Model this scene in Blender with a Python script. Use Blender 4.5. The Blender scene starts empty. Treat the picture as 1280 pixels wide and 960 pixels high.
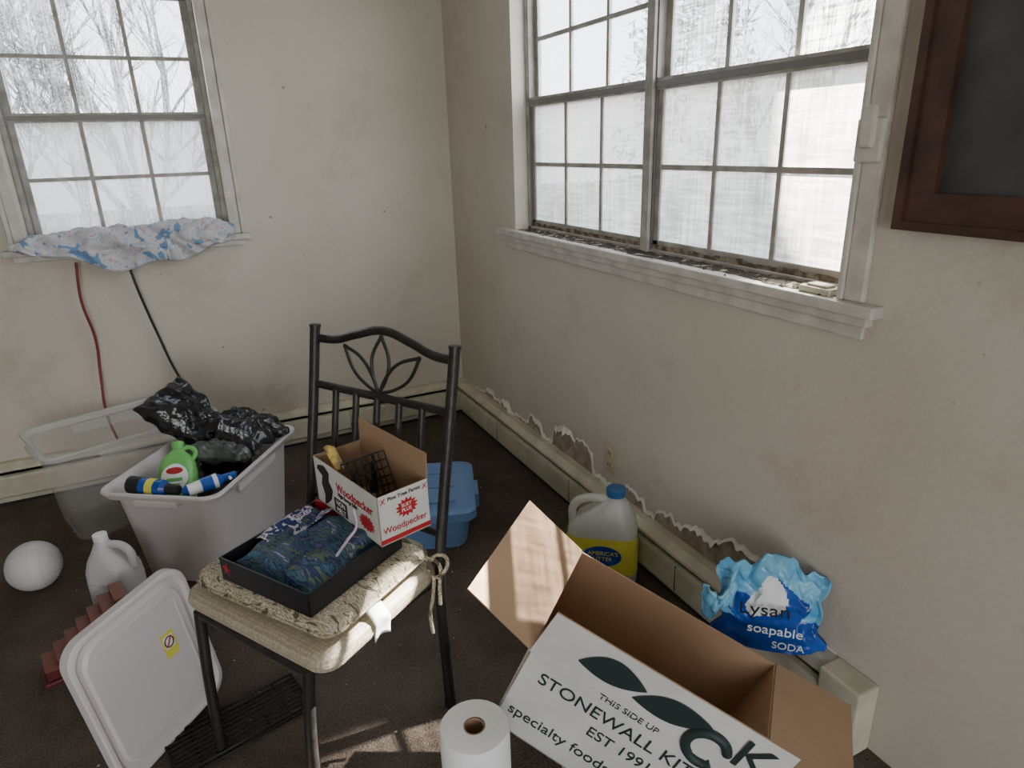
import bpy, bmesh, math, random
from mathutils import Vector, Matrix, noise
random.seed(7)
SC=bpy.context.scene
COL=bpy.context.collection
# ---------------------------------------------------------------- materials
def nodes(m):
    m.use_nodes=True; nt=m.node_tree; return nt,nt.nodes,nt.links
def mat(name,col,rough=.6,metal=0,var=.0,vscale=8,bump=0,bscale=60,col2=None,spec=None,trans=0,coat=0,detail=4,p0=.35,p1=.65):
    m=bpy.data.materials.new(name); nt,N,L=nodes(m); b=N['Principled BSDF']
    b.inputs['Base Color'].default_value=(*col,1); b.inputs['Roughness'].default_value=rough; b.inputs['Metallic'].default_value=metal
    if spec is not None: b.inputs['Specular IOR Level'].default_value=spec
    if coat: b.inputs['Coat Weight'].default_value=coat
    tc=N.new('ShaderNodeTexCoord')
    if var or col2:
        n=N.new('ShaderNodeTexNoise'); n.inputs['Scale'].default_value=vscale; n.inputs['Detail'].default_value=detail
        L.new(tc.outputs['Object'],n.inputs['Vector'])
        r=N.new('ShaderNodeValToRGB'); r.color_ramp.elements[0].position=p0; r.color_ramp.elements[1].position=p1
        c2=col2 if col2 else tuple(max(0,c*(1-var)) for c in col)
        r.color_ramp.elements[0].color=(*c2,1); r.color_ramp.elements[1].color=(*col,1)
        L.new(n.outputs['Fac'],r.inputs['Fac']); L.new(r.outputs['Color'],b.inputs['Base Color'])
    if bump:
        n=N.new('ShaderNodeTexNoise'); n.inputs['Scale'].default_value=bscale; n.inputs['Detail'].default_value=5
        L.new(tc.outputs['Object'],n.inputs['Vector'])
        bp=N.new('ShaderNodeBump'); bp.inputs['Strength'].default_value=bump; bp.inputs['Distance'].default_value=.01
        L.new(n.outputs['Fac'],bp.inputs['Height']); L.new(bp.outputs['Normal'],b.inputs['Normal'])
    return m
def ramp_mat(name,stops,scale,dist=1.5,stretch=(1,1,1),rough=.85,bump=.2,detail=3):
    """multi-colour print: distorted noise through a constant colour ramp"""
    m=bpy.data.materials.new(name); nt,N,L=nodes(m); b=N['Principled BSDF']; b.inputs['Roughness'].default_value=rough
    tc=N.new('ShaderNodeTexCoord'); mp=N.new('ShaderNodeMapping'); mp.inputs['Scale'].default_value=stretch; mp.inputs['Rotation'].default_value=(0,0,.6); L.new(tc.outputs['Object'],mp.inputs[0])
    n=N.new('ShaderNodeTexNoise'); n.inputs['Scale'].default_value=scale; n.inputs['Detail'].default_value=detail; n.inputs['Distortion'].default_value=dist
    L.new(mp.outputs[0],n.inputs['Vector'])
    r=N.new('ShaderNodeValToRGB'); r.color_ramp.interpolation='CONSTANT'
    el=r.color_ramp.elements
    while len(el)<len(stops): el.new(.5)
    for e_,(p,c) in zip(el,stops): e_.position=p; e_.color=(*c,1)
    L.new(n.outputs['Fac'],r.inputs[0]); L.new(r.outputs[0],b.inputs['Base Color'])
    n2=N.new('ShaderNodeTexNoise'); n2.inputs['Scale'].default_value=260; L.new(tc.outputs['Object'],n2.inputs['Vector'])
    bp=N.new('ShaderNodeBump'); bp.inputs['Strength'].default_value=bump; bp.inputs['Distance'].default_value=.004; L.new(n2.outputs['Fac'],bp.inputs['Height']); L.new(bp.outputs[0],b.inputs['Normal'])
    return m
def plastic_translucent(name,col,fac,tr=.0,rough=.35):
    m=bpy.data.materials.new(name); nt,N,L=nodes(m); b=N['Principled BSDF']; out=N['Material Output']
    b.inputs['Base Color'].default_value=(*col,1); b.inputs['Roughness'].default_value=rough
    t=N.new('ShaderNodeBsdfTranslucent'); t.inputs[0].default_value=(*col,1)
    mx=N.new('ShaderNodeMixShader'); mx.inputs[0].default_value=fac
    L.new(b.outputs[0],mx.inputs[1]); L.new(t.outputs[0],mx.inputs[2])
    last=mx
    if tr:
        tp=N.new('ShaderNodeBsdfTransparent'); m2=N.new('ShaderNodeMixShader'); m2.inputs[0].default_value=tr
        L.new(mx.outputs[0],m2.inputs[1]); L.new(tp.outputs[0],m2.inputs[2]); last=m2
    L.new(last.outputs[0],out.inputs[0]); return m
def glass_dirty(name,dirt,scr,tlc,tpc):
    m=bpy.data.materials.new(name); nt,N,L=nodes(m); N.clear()
    out=N.new('ShaderNodeOutputMaterial'); tp=N.new('ShaderNodeBsdfTransparent'); tl=N.new('ShaderNodeBsdfTranslucent')
    df=N.new('ShaderNodeBsdfDiffuse'); gl=N.new('ShaderNodeBsdfGlossy'); gl.inputs['Roughness'].default_value=.1
    tp.inputs[0].default_value=(*tpc,1); df.inputs[0].default_value=(.55,.53,.5,1)
    tc=N.new('ShaderNodeTexCoord'); n=N.new('ShaderNodeTexNoise'); n.inputs['Scale'].default_value=3.5; n.inputs['Detail'].default_value=8; n.inputs['Roughness'].default_value=.7
    L.new(tc.outputs['Object'],n.inputs['Vector'])
    last=n.outputs['Fac']
    for rot,sc_ in (((.5,.6,.7),(50,50,2)),((1.2,.2,2.0),(45,3,45))):
        mp=N.new('ShaderNodeMapping'); mp.inputs['Rotation'].default_value=rot; mp.inputs['Scale'].default_value=sc_
        n2=N.new('ShaderNodeTexNoise'); n2.inputs['Scale'].default_value=2.5; n2.inputs['Detail'].default_value=5; n2.inputs['Distortion'].default_value=.6
        L.new(tc.outputs['Object'],mp.inputs[0]); L.new(mp.outputs[0],n2.inputs['Vector'])
        ad=N.new('ShaderNodeMath'); ad.operation='MULTIPLY_ADD'; ad.inputs[1].default_value=.7; L.new(n2.outputs['Fac'],ad.inputs[0]); L.new(last,ad.inputs[2]); last=ad.outputs[0]
    mr=N.new('ShaderNodeMapRange'); mr.inputs[1].default_value=1.0; mr.inputs[2].default_value=1.4; mr.inputs[3].default_value=dirt; mr.inputs[4].default_value=scr
    L.new(last,mr.inputs[0])
    mrc=N.new('ShaderNodeMapRange'); mrc.inputs[1].default_value=.95; mrc.inputs[2].default_value=1.5; mrc.inputs[3].default_value=.62; mrc.inputs[4].default_value=1.2; L.new(last,mrc.inputs[0])
    vm=N.new('ShaderNodeVectorMath'); vm.operation='SCALE'; vm.inputs[0].default_value=tlc; L.new(mrc.outputs[0],vm.inputs['Scale']); L.new(vm.outputs[0],tl.inputs[0])
    md=N.new('ShaderNodeMixShader'); md.inputs[0].default_value=.3; L.new(tl.outputs[0],md.inputs[1]); L.new(df.outputs[0],md.inputs[2])
    mx=N.new('ShaderNodeMixShader'); L.new(mr.outputs[0],mx.inputs[0]); L.new(tp.outputs[0],mx.inputs[1]); L.new(md.outputs[0],mx.inputs[2])
    m3=N.new('ShaderNodeMixShader'); m3.inputs[0].default_value=.03; L.new(mx.outputs[0],m3.inputs[1]); L.new(gl.outputs[0],m3.inputs[2])
    L.new(m3.outputs[0],out.inputs[0]); return m

M={}
def wall_mat(name,base):
    m=bpy.data.materials.new(name); nt,N,L=nodes(m); b=N['Principled BSDF']; b.inputs['Roughness'].default_value=.75; b.inputs['Specular IOR Level'].default_value=.25
    tc=N.new('ShaderNodeTexCoord'); sx=N.new('ShaderNodeSeparateXYZ'); L.new(tc.outputs['Object'],sx.inputs[0])
    n=N.new('ShaderNodeTexNoise'); n.inputs['Scale'].default_value=1.6; n.inputs['Detail'].default_value=6; L.new(tc.outputs['Object'],n.inputs['Vector'])
    r=N.new('ShaderNodeValToRGB'); r.color_ramp.elements[0].position=.3; r.color_ramp.elements[1].position=.7
    r.color_ramp.elements[0].color=(base[0]*.86,base[1]*.84,base[2]*.80,1); r.color_ramp.elements[1].color=(*base,1)
    L.new(n.outputs['Fac'],r.inputs[0])
    col=r.outputs[0]
    for sc_,th,am in ((4.3,.035,.7),(11,.04,.35)):
        v=N.new('ShaderNodeTexVoronoi'); v.inputs['Scale'].default_value=sc_; L.new(tc.outputs['Object'],v.inputs['Vector'])
        lt=N.new('ShaderNodeMath'); lt.operation='LESS_THAN'; lt.inputs[1].default_value=th; L.new(v.outputs['Distance'],lt.inputs[0])
        ml=N.new('ShaderNodeMath'); ml.operation='MULTIPLY'; ml.inputs[1].default_value=am; L.new(lt.outputs[0],ml.inputs[0])
        mx=N.new('ShaderNodeMixRGB'); mx.inputs[2].default_value=(.20,.15,.10,1); L.new(ml.outputs[0],mx.inputs[0]); L.new(col,mx.inputs[1]); col=mx.outputs[0]
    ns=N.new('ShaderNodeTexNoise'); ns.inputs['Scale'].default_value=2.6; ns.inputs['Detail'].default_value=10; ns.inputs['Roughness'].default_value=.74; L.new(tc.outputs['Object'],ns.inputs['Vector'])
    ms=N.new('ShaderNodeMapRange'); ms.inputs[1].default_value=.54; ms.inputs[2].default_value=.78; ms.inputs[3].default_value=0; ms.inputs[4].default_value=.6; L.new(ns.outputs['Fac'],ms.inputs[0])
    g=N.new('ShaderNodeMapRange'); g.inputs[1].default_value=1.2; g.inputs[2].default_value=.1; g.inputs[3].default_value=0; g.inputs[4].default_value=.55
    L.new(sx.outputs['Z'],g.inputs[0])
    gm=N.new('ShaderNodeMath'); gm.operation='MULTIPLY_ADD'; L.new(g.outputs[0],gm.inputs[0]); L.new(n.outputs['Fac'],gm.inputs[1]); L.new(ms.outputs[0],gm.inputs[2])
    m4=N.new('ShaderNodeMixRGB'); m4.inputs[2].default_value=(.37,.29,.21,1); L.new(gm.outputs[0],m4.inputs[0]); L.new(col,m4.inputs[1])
    L.new(m4.outputs[0],b.inputs['Base Color'])
    nb=N.new('ShaderNodeTexNoise'); nb.inputs['Scale'].default_value=38; nb.inputs['Detail'].default_value=4; L.new(tc.outputs['Object'],nb.inputs['Vector'])
    bp=N.new('ShaderNodeBump'); bp.inputs['Strength'].default_value=.35; bp.inputs['Distance'].default_value=.006; L.new(nb.outputs['Fac'],bp.inputs['Height']); L.new(bp.outputs[0],b.inputs['Normal'])
    return m
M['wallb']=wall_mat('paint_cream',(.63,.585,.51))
M['wallr']=wall_mat('paint_cream_shaded',(.60,.56,.49))  # same cream paint, darkened to put the right wall's shade into its colour
M['plaster']=mat('bare_plaster',(.40,.33,.26),.9,col2=(.25,.195,.145),vscale=22,bump=.4,bscale=60)
M['flake']=mat('paint_flake',(.72,.67,.59),.7)
M['ceil']=mat('ceiling_paint',(.75,.73,.68),.9)
M['trim']=mat('trim_paint',(.64,.60,.54),.45,var=.25,vscale=14,bump=.1,bscale=30,detail=8)
M['sash']=mat('sash_paint',(.42,.395,.36),.5,col2=(.27,.245,.215),vscale=16,detail=8)
M['alum']=mat('aluminium_track',(.17,.16,.15),.45,.3)
M['dirt']=mat('sill_dirt',(.46,.38,.28),.9,col2=(.030,.019,.012),vscale=34,bump=.8,bscale=80,p0=.54,p1=.64,detail=7)
M['glassL']=glass_dirty('glass_screened',.66,.97,(.42,.41,.40),(.50,.51,.53))
M['glassU']=glass_dirty('glass_dusty',.06,.60,(.85,.85,.84),(.93,.95,1))
M['heater']=mat('heater_enamel',(.60,.55,.41),.5,var=.25,vscale=9,bump=.05)
M['dark']=mat('dark_gap',(.02,.018,.015),.9)
M['chair']=mat('chair_metal',(.045,.040,.036),.42,.5,var=.3,vscale=30,bump=.15,bscale=120)
M['card']=mat('cardboard_kraft',(.38,.24,.14),.85,var=.12,vscale=5,bump=.1,bscale=90)
M['cardw']=mat('cardboard_white_print',(.66,.64,.60),.6,var=.16,vscale=5,bump=.12,bscale=25)
M['ink']=mat('ink_dark_green',(.015,.03,.028),.6)
M['inkb']=mat('ink_black',(.012,.012,.012),.6)
M['red']=mat('ink_red',(.40,.015,.02),.5)
M['white']=mat('paper_white',(.80,.80,.78),.7)
M['tote']=plastic_translucent('tote_white_plastic',(.74,.69,.67),.25,0,.4)
M['clear']=plastic_translucent('tote_clear_plastic',(.85,.84,.82),.4,.80,.2)
M['clearrim']=plastic_translucent('tote_clear_rim',(.80,.79,.77),.4,.45,.2)
M['blue']=plastic_translucent('tote_blue_plastic',(.16,.28,.50),.15,0,.35)
M['blackbag']=mat('black_plastic_film',(.014,.014,.016),.2,bump=.35,bscale=14)
M['blackbox']=mat('black_card',(.010,.010,.012),.45)
M['bleach']=plastic_translucent('hdpe_white',(.68,.66,.65),.2,0,.4)
M['green']=mat('green_plastic',(.16,.46,.12),.35)
M['yellow']=mat('label_yellow',(.72,.64,.08),.45)
M['bluec']=mat('cap_blue',(.03,.13,.30),.35)
M['bluel']=mat('film_blue',(.015,.09,.42),.25,col2=(.01,.05,.26),vscale=12)
M['cyan']=mat('film_cyan',(.25,.56,.74),.25,col2=(.10,.36,.62),vscale=14)
M['jug']=plastic_translucent('jug_natural_plastic',(.70,.69,.62),.3,.06,.3)
M['maroon']=mat('maroon_wood',(.13,.016,.018),.5,var=.3)
M['maroonl']=mat('maroon_wood_edge',(.20,.07,.05),.5)
M['pink']=mat('pink_film',(.70,.36,.40),.5)
M['greenb']=mat('dark_green_edge',(.03,.08,.05),.6)
M['cordr']=mat('cord_red',(.20,.025,.025),.5); M['cordk']=mat('cord_black',(.02,.02,.02),.5)
M['wood']=mat('frame_wood',(.085,.038,.025),.45,col2=(.045,.020,.014),vscale=14)
M['slate']=mat('chalkboard_slate',(.025,.025,.024),.75,col2=(.085,.085,.08),vscale=6,detail=9,p0=.3,p1=.75)
M['ivory']=mat('outlet_ivory',(.50,.42,.27),.4)
M['wire']=mat('wire_black',(.012,.011,.010),.5,.3)
M['bark']=mat('bark',(.13,.11,.09),.9)
M['lawn']=mat('lawn_dry',(.30,.27,.17),.95,col2=(.16,.18,.09),vscale=3)
M['ever']=mat('evergreen',(.05,.08,.035),.9,col2=(.12,.14,.07),vscale=6)
M['towel']=ramp_mat('towel_floral',[(0,(.16,.28,.46)),(.39,(.58,.56,.57)),(.50,(.38,.46,.56)),(.53,(.60,.58,.58)),(.625,(.52,.33,.37)),(.65,(.58,.56,.57)),(.68,(.18,.30,.46))],11,1.2)
M['cushion']=ramp_mat('cushion_fern_print',[(0,(.10,.08,.045)),(.40,(.30,.245,.155)),(.46,(.56,.50,.38)),(.50,(.25,.20,.12)),(.54,(.50,.44,.32)),(.585,(.20,.16,.09)),(.63,(.45,.39,.28))],13,2.6,(1,2.4,1))
M['darkcloth']=ramp_mat('patterned_dark_cloth',[(0,(.13,.07,.22)),(.38,(.03,.045,.11)),(.45,(.05,.13,.17)),(.52,(.02,.03,.10)),(.58,(.10,.14,.07)),(.63,(.04,.06,.16)),(.68,(.30,.28,.38))],9,1.6,(1,3.5,1))
M['napkin']=ramp_mat('napkin_navy_white',[(0,(.02,.03,.13)),(.46,(.60,.58,.62)),(.56,(.02,.03,.13)),(.62,(.55,.2,.3)),(.66,(.6,.58,.6))],30,1.0)
def carpet():
    m=bpy.data.materials.new('carpet_brown'); nt,N,L=nodes(m); b=N['Principled BSDF']; b.inputs['Roughness'].default_value=1; b.inputs['Specular IOR Level'].default_value=.05
    tc=N.new('ShaderNodeTexCoord')
    a=N.new('ShaderNodeTexNoise'); a.inputs['Scale'].default_value=2.2; a.inputs['Detail'].default_value=8; a.inputs['Roughness'].default_value=.7; L.new(tc.outputs['Object'],a.inputs['Vector'])
    r=N.new('ShaderNodeValToRGB'); r.color_ramp.elements[0].position=.3; r.color_ramp.elements[1].position=.72
    r.color_ramp.elements[0].color=(.085,.063,.050,1); r.color_ramp.elements[1].color=(.185,.147,.118,1); L.new(a.outputs['Fac'],r.inputs[0])
    n=N.new('ShaderNodeTexNoise'); n.inputs['Scale'].default_value=180; n.inputs['Detail'].default_value=3; L.new(tc.outputs['Object'],n.inputs['Vector'])
    mx=N.new('ShaderNodeMixRGB'); mx.blend_type='MULTIPLY'; mx.inputs[0].default_value=.6; L.new(r.outputs[0],mx.inputs[1])
    r2=N.new('ShaderNodeValToRGB'); r2.color_ramp.elements[0].position=.35; r2.color_ramp.elements[0].color=(.35,.35,.35,1); r2.color_ramp.elements[1].position=.65; r2.color_ramp.elements[1].color=(1.2,1.2,1.2,1); L.new(n.outputs['Fac'],r2.inputs[0]); L.new(r2.outputs[0],mx.inputs[2])
    v=N.new('ShaderNodeTexVoronoi'); v.inputs['Scale'].default_value=14; L.new(tc.outputs['Object'],v.inputs['Vector'])
    lt=N.new('ShaderNodeMath'); lt.operation='LESS_THAN'; lt.inputs[1].default_value=.045; L.new(v.outputs['Distance'],lt.inputs[0])
    m2=N.new('ShaderNodeMixRGB'); m2.inputs[2].default_value=(.33,.29,.24,1); L.new(lt.outputs[0],m2.inputs[0]); L.new(mx.outputs[0],m2.inputs[1])
    L.new(m2.outputs[0],b.inputs['Base Color'])
    bp=N.new('ShaderNodeBump'); bp.inputs['Strength'].default_value=.8; bp.inputs['Distance'].default_value=.01; L.new(n.outputs['Fac'],bp.inputs['Height']); L.new(bp.outputs[0],b.inputs['Normal'])
    return m
M['carpet']=carpet()
def vinyl():
    m=bpy.data.materials.new('seat_vinyl'); nt,N,L=nodes(m); b=N['Principled BSDF']; b.inputs['Roughness'].default_value=.55
    tc=N.new('ShaderNodeTexCoord'); v=N.new('ShaderNodeTexVoronoi'); v.inputs['Scale'].default_value=110; v.inputs['Randomness'].default_value=.35; L.new(tc.outputs['Object'],v.inputs['Vector'])
    r=N.new('ShaderNodeValToRGB'); r.color_ramp.elements[0].color=(.55,.48,.36,1); r.color_ramp.elements[1].color=(.34,.28,.19,1); r.color_ramp.elements[1].position=.7; L.new(v.outputs['Distance'],r.inputs[0]); L.new(r.outputs[0],b.inputs['Base Color'])
    bp=N.new('ShaderNodeBump'); bp.invert=True; bp.inputs['Strength'].default_value=.5; bp.inputs['Distance'].default_value=.003; L.new(v.outputs['Distance'],bp.inputs['Height']); L.new(bp.outputs[0],b.inputs['Normal'])
    return m
M['vinyl']=vinyl()
# ---------------------------------------------------------------- geometry helpers
def empty(name,mtx=None):
    e=bpy.data.objects.new(name,None); e.empty_display_size=.1; COL.objects.link(e)
    if mtx is not None: e.matrix_world=mtx
    return e
def mk(name,vs,fs,m,parent=None,smooth=False,bevel=0,sub=0,solid=0):
    me=bpy.data.meshes.new(name); me.from_pydata([tuple(v) for v in vs],[],fs); me.update()
    bm=bmesh.new(); bm.from_mesh(me); bmesh.ops.recalc_face_normals(bm,faces=bm.faces); bm.to_mesh(me); bm.free()
    ms=m if isinstance(m,(list,tuple)) else [m]
    for x in ms: me.materials.append(x)
    if smooth: me.polygons.foreach_set('use_smooth',[True]*len(me.polygons))
    o=bpy.data.objects.new(name,me); COL.objects.link(o)
    if parent: o.parent=parent
    if solid:
        s=o.modifiers.new('s','SOLIDIFY'); s.thickness=solid; s.offset=0
    if bevel:
        b=o.modifiers.new('b','BEVEL'); b.width=bevel; b.segments=2; b.limit_method='ANGLE'
    if sub:
        s=o.modifiers.new('u','SUBSURF'); s.levels=sub; s.render_levels=sub
    return o
BF=[(0,1,3,2),(4,6,7,5),(0,4,5,1),(2,3,7,6),(0,2,6,4),(1,5,7,3)]
def boxv(a,b):
    return [(x,y,z) for x in (a[0],b[0]) for y in (a[1],b[1]) for z in (a[2],b[2])]
def boxes(name,lst,m,parent=None,bevel=0,T=None):
    vs=[];fs=[]
    for a,b in lst:
        o=len(vs); vv=boxv(a,b)
        if T: vv=[T(v) for v in vv]
        vs+=vv; fs+=[tuple(i+o for i in f) for f in BF]
    return mk(name,vs,fs,m,parent,bevel=bevel)
def loft(name,rings,m,parent=None,smooth=True,capa=True,capb=True,closed=True,bevel=0):
    n=len(rings[0]); vs=[v for r in rings for v in r]; fs=[]
    for i in range(len(rings)-1):
        for j in range(n if closed else n-1):
            k=(j+1)%n; fs.append((i*n+j,i*n+k,(i+1)*n+k,(i+1)*n+j))
    if capa: fs.append(tuple(range(n)))
    if capb: fs.append(tuple((len(rings)-1)*n+j for j in range(n)))
    o=mk(name,vs,fs,m,parent,smooth=smooth)
    if smooth:
        md=o.modifiers.new('e','EDGE_SPLIT'); md.split_angle=math.radians(38)
    return o
def rrect(hx,hy,r,z,cx=0,cy=0,n=5,T=None):
    out=[]; r=min(r,hx*.99,hy*.99)
    for sx,sy,a0 in ((1,1,0),(-1,1,90),(-1,-1,180),(1,-1,270)):
        for i in range(n+1):
            a=math.radians(a0+90*i/n); p=(cx+sx*(hx-r)+r*math.cos(a),cy+sy*(hy-r)+r*math.sin(a),z)
            out.append(T(p) if T else p)
    return out
def circ(r,z,cx=0,cy=0,n=28,ry=None,T=None):
    ry=r if ry is None else ry
    o=[(cx+r*math.cos(2*math.pi*i/n),cy+ry*math.sin(2*math.pi*i/n),z) for i in range(n)]
    return [T(p) for p in o] if T else o
def tube(name,pts,r,m,parent=None,cyc=False,smooth=True,res=3):
    cu=bpy.data.curves.new(name,'CURVE'); cu.dimensions='3D'; cu.bevel_depth=r; cu.bevel_resolution=res; cu.use_fill_caps=True
    if smooth and len(pts)>2:
        s=cu.splines.new('BEZIER'); s.bezier_points.add(len(pts)-1)
        for p,q in zip(s.bezier_points,pts): p.co=q; p.handle_left_type='AUTO'; p.handle_right_type='AUTO'
    else:
        s=cu.splines.new('POLY'); s.points.add(len(pts)-1)
        for p,q in zip(s.points,pts): p.co=(*q,1)
    s.use_cyclic_u=cyc
    cu.materials.append(m); o=bpy.data.objects.new(name,cu); COL.objects.link(o)
    if parent: o.parent=parent
    return o
def frame(o,x,y,z):
    x,y,z=Vector(x),Vector(y),Vector(z)
    return Matrix(((x.x,y.x,z.x,o[0]),(x.y,y.y,z.y,o[1]),(x.z,y.z,z.z,o[2]),(0,0,0,1)))
def text(name,body,size,mtx,m,parent=None,sx=1,ext=.0006):
    cu=bpy.data.curves.new(name,'FONT'); cu.body=body; cu.size=size; cu.extrude=ext
    cu.materials.append(m); o=bpy.data.objects.new(name,cu); COL.objects.link(o)
    if parent: o.parent=parent
    o.matrix_local=mtx@Matrix.Diagonal((sx,1,1,1))
    return o
def RZ(c,deg): return Matrix.Translation(Vector(c))@Matrix.Rotation(math.radians(deg),4,'Z')
def grid(name,nu,nv,fn,m,parent=None,smooth=True,**k):
    vs=[fn(i/nu,j/nv) for i in range(nu+1) for j in range(nv+1)]
    fs=[(i*(nv+1)+j,(i+1)*(nv+1)+j,(i+1)*(nv+1)+j+1,i*(nv+1)+j+1) for i in range(nu) for j in range(nv)]
    return mk(name,vs,fs,m,parent,smooth=smooth,**k)
# ---------------------------------------------------------------- room
H=2.45; XL=-4.0; YF=-6.0; TH=.13
boxes('floor',[((XL-.2,YF-.2,-.06),(.0+TH,TH,0))],M['carpet'])
boxes('ceiling',[((XL-.2,YF-.2,H),(TH,TH,H+.06))],M['ceil'])
ZS=1.138; ZR=1.6625; ZT=2.19
WX0,WX1=-1.965,-1.145
WY0,WY1=-.77,-2.49
boxes('wall_back',[((XL-TH,0,0),(WX0,TH,H)),((WX1,0,0),(TH,TH,H)),((WX0,0,0),(WX1,TH,ZS-.03)),((WX0,0,ZT),(WX1,TH,H))],M['wallb'])
boxes('wall_right',[((0,WY0,0),(TH,0,H)),((0,YF,0),(TH,WY1,H)),((0,WY1,0),(TH,WY0,ZS-.03)),((0,WY1,ZT),(TH,WY0,H))],M['wallr'])
boxes('wall_left',[((XL-TH,YF,0),(XL,0,H))],M['wallb'])
boxes('wall_front',[((XL,YF-TH,0),(-3.2,YF,H)),((-.8,YF-TH,0),(TH,YF,H)),((-3.2,YF-TH,2.1),(-.8,YF,H))],M['wallb'])
def window(name,s0,s1,units,T):
    e=empty(name)
    d0,d1=.075,.125
    fr=[]; fw=.022
    fr+=[((s0,d0-.01,ZS-.03),(s0+fw,d1,ZT)),((s1-fw,d0-.01,ZS-.03),(s1,d1,ZT)),((s0,d0-.01,ZT-fw),(s1,d1,ZT)),((s0,d0-.01,ZS-.03),(s1,d1,ZS+.012))]
    for (a,b),(c,d) in zip(units[:-1],units[1:]): fr.append(((b,d0-.02,ZS),(c,d1,ZT)))
    boxes('frame',fr,M['sash'],e,bevel=.003,T=T)
    sl=[];mu=[];gl=[];gu=[];tr=[];tr2=[]
    for a,b in units:
        for (za,zb,dd,g) in ((ZS+.012,ZR+.018,.078,gl),(ZR-.018,ZT-.02,.100,gu)):
            w=.030; dx=.018
            sl+=[((a,dd,za),(a+w,dd+dx,zb)),((b-w,dd,za),(b,dd+dx,zb)),((a,dd,za),(b,dd+dx,za+w)),((a,dd,zb-w),(b,dd+dx,zb))]
            ia,ib,iz0,iz1=a+w,b-w,za+w,zb-w
            for k in (1,2):
                s=ia+(ib-ia)*k/3; mu.append(((s-.008,dd+.002,iz0),(s+.008,dd+.014,iz1)))
            zc=(iz0+iz1)/2; mu.append(((ia,dd+.003,zc-.008),(ib,dd+.013,zc+.008)))
            g.append(((ia,dd+.007,iz0),(ib,dd+.009,iz1)))
        tr.append(((a,.066,ZR-.006),(b,.079,ZR+.012)))
        tr2.append(((a,.070,ZR+.012),(b,.079,ZR+.022))); tr2.append(((a,.070,ZR-.014),(b,.079,ZR-.006)))
        tr.append(((a-.004,.068,ZS+.01),(a+.006,.079,ZT))); tr.append(((b-.006,.068,ZS+.01),(b+.004,.079,ZT)))
    boxes('sashes',sl,M['sash'],e,bevel=.002,T=T)
    boxes('muntins',mu,M['sash'],e,T=T)
    boxes('meeting_track',tr,M['alum'],e,T=T)
    boxes('meeting_lips',tr2,M['sash'],e,T=T)
    for nm,g,mm in (('glass_lower',gl,'glassL'),('glass_upper',gu,'glassU')):
        vs=[];fs=[]
        for p,q in g:
            o=len(vs); vs+=[T((p[0],p[1],p[2])),T((q[0],p[1],p[2])),T((q[0],p[1],q[2])),T((p[0],p[1],q[2]))]; fs.append((o,o+1,o+2,o+3))
        mk(nm,vs,fs,M[mm],e)
    return e
TL=lambda p:(p[0],p[1],p[2])
TR=lambda p:(p[1],-p[0],p[2])
window('window_1',WX0,WX1,[(WX0+.022,WX1-.022)],TL)
window('window_2',-WY0,-WY1,[(.792,1.625),(1.665,2.468)],TR)
boxes('trim_1',[((-2.06,-.04,ZS-.028),(-1.06,.075,ZS)),((-2.03,-.022,ZS-.055),(-1.09,0,ZS-.028)),
                ((WX1+.0,-.016,ZS),(WX1+.045,0,ZT+.06)),((WX0-.045,-.016,ZS),(WX0,0,ZT+.06)),((WX0,-.016,ZT),(WX1,0,ZT+.06)),
                ((WX1+.045,-.024,ZS),(WX1+.064,0,ZT+.06)),((WX0-.064,-.024,ZS),(WX0-.045,0,ZT+.06))],M['trim'],bevel=.004)
boxes('trim_2',[((-.04,-2.60,ZS-.028),(.075,-.64,ZS)),((-.026,-2.58,ZS-.052),(0,-.66,ZS-.028)),((-.014,-2.565,ZS-.085),(0,-.675,ZS-.052)),
                ((-.016,-2.555,ZS),(0,-2.505,H)),((-.022,-2.505,ZS),(0,-2.49,H))],M['trim'],bevel=.004)
def dirtf(u,v):
    y=-.79-1.69*u; w=.068+.026*noise.noise(Vector((y*5,0,0)))+.012*noise.noise(Vector((y*31,0,3)))
    return (.0645-w*v,y,ZS+.0015+.006*max(0,noise.noise(Vector((y*40,v*6,2))))*(1-v))
grid('sill_debris',200,8,dirtf,M['dirt'])
# grime caked on the bottom rail of the sashes
def grimef(u,v):
    y=-.80-1.66*u; return (.0745,y,ZS+.011+v*(.016+.010*noise.noise(Vector((y*9,0,7)))+.006*noise.noise(Vector((y*40,2,7)))))
grid('sash_grime',160,2,grimef,mat('grime_brown',(.10,.07,.045),.9,col2=(.30,.26,.2),vscale=30,p0=.4,p1=.6))
random.seed(21); vs=[];fs=[]
for i in range(260):
    y=random.uniform(-.82,-2.45); x=.06-abs(random.gauss(0,.035)); r=random.uniform(.0015,.0055); o=len(vs); a0=random.uniform(0,6)
    if x<-.035: continue
    for k in range(4): vs.append((x+r*math.cos(a0+k*1.57)*random.uniform(.6,1.6),y+r*math.sin(a0+k*1.57)*1.3,ZS+.001))
    vs.append((x,y,ZS+.001+r)); fs+=[(o,o+1,o+4),(o+1,o+2,o+4),(o+2,o+3,o+4),(o+3,o,o+4),(o,o+3,o+2,o+1)]
mk('sill_crumbs',vs,fs,mat('crumb_brown',(.07,.045,.03),.9))
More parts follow.
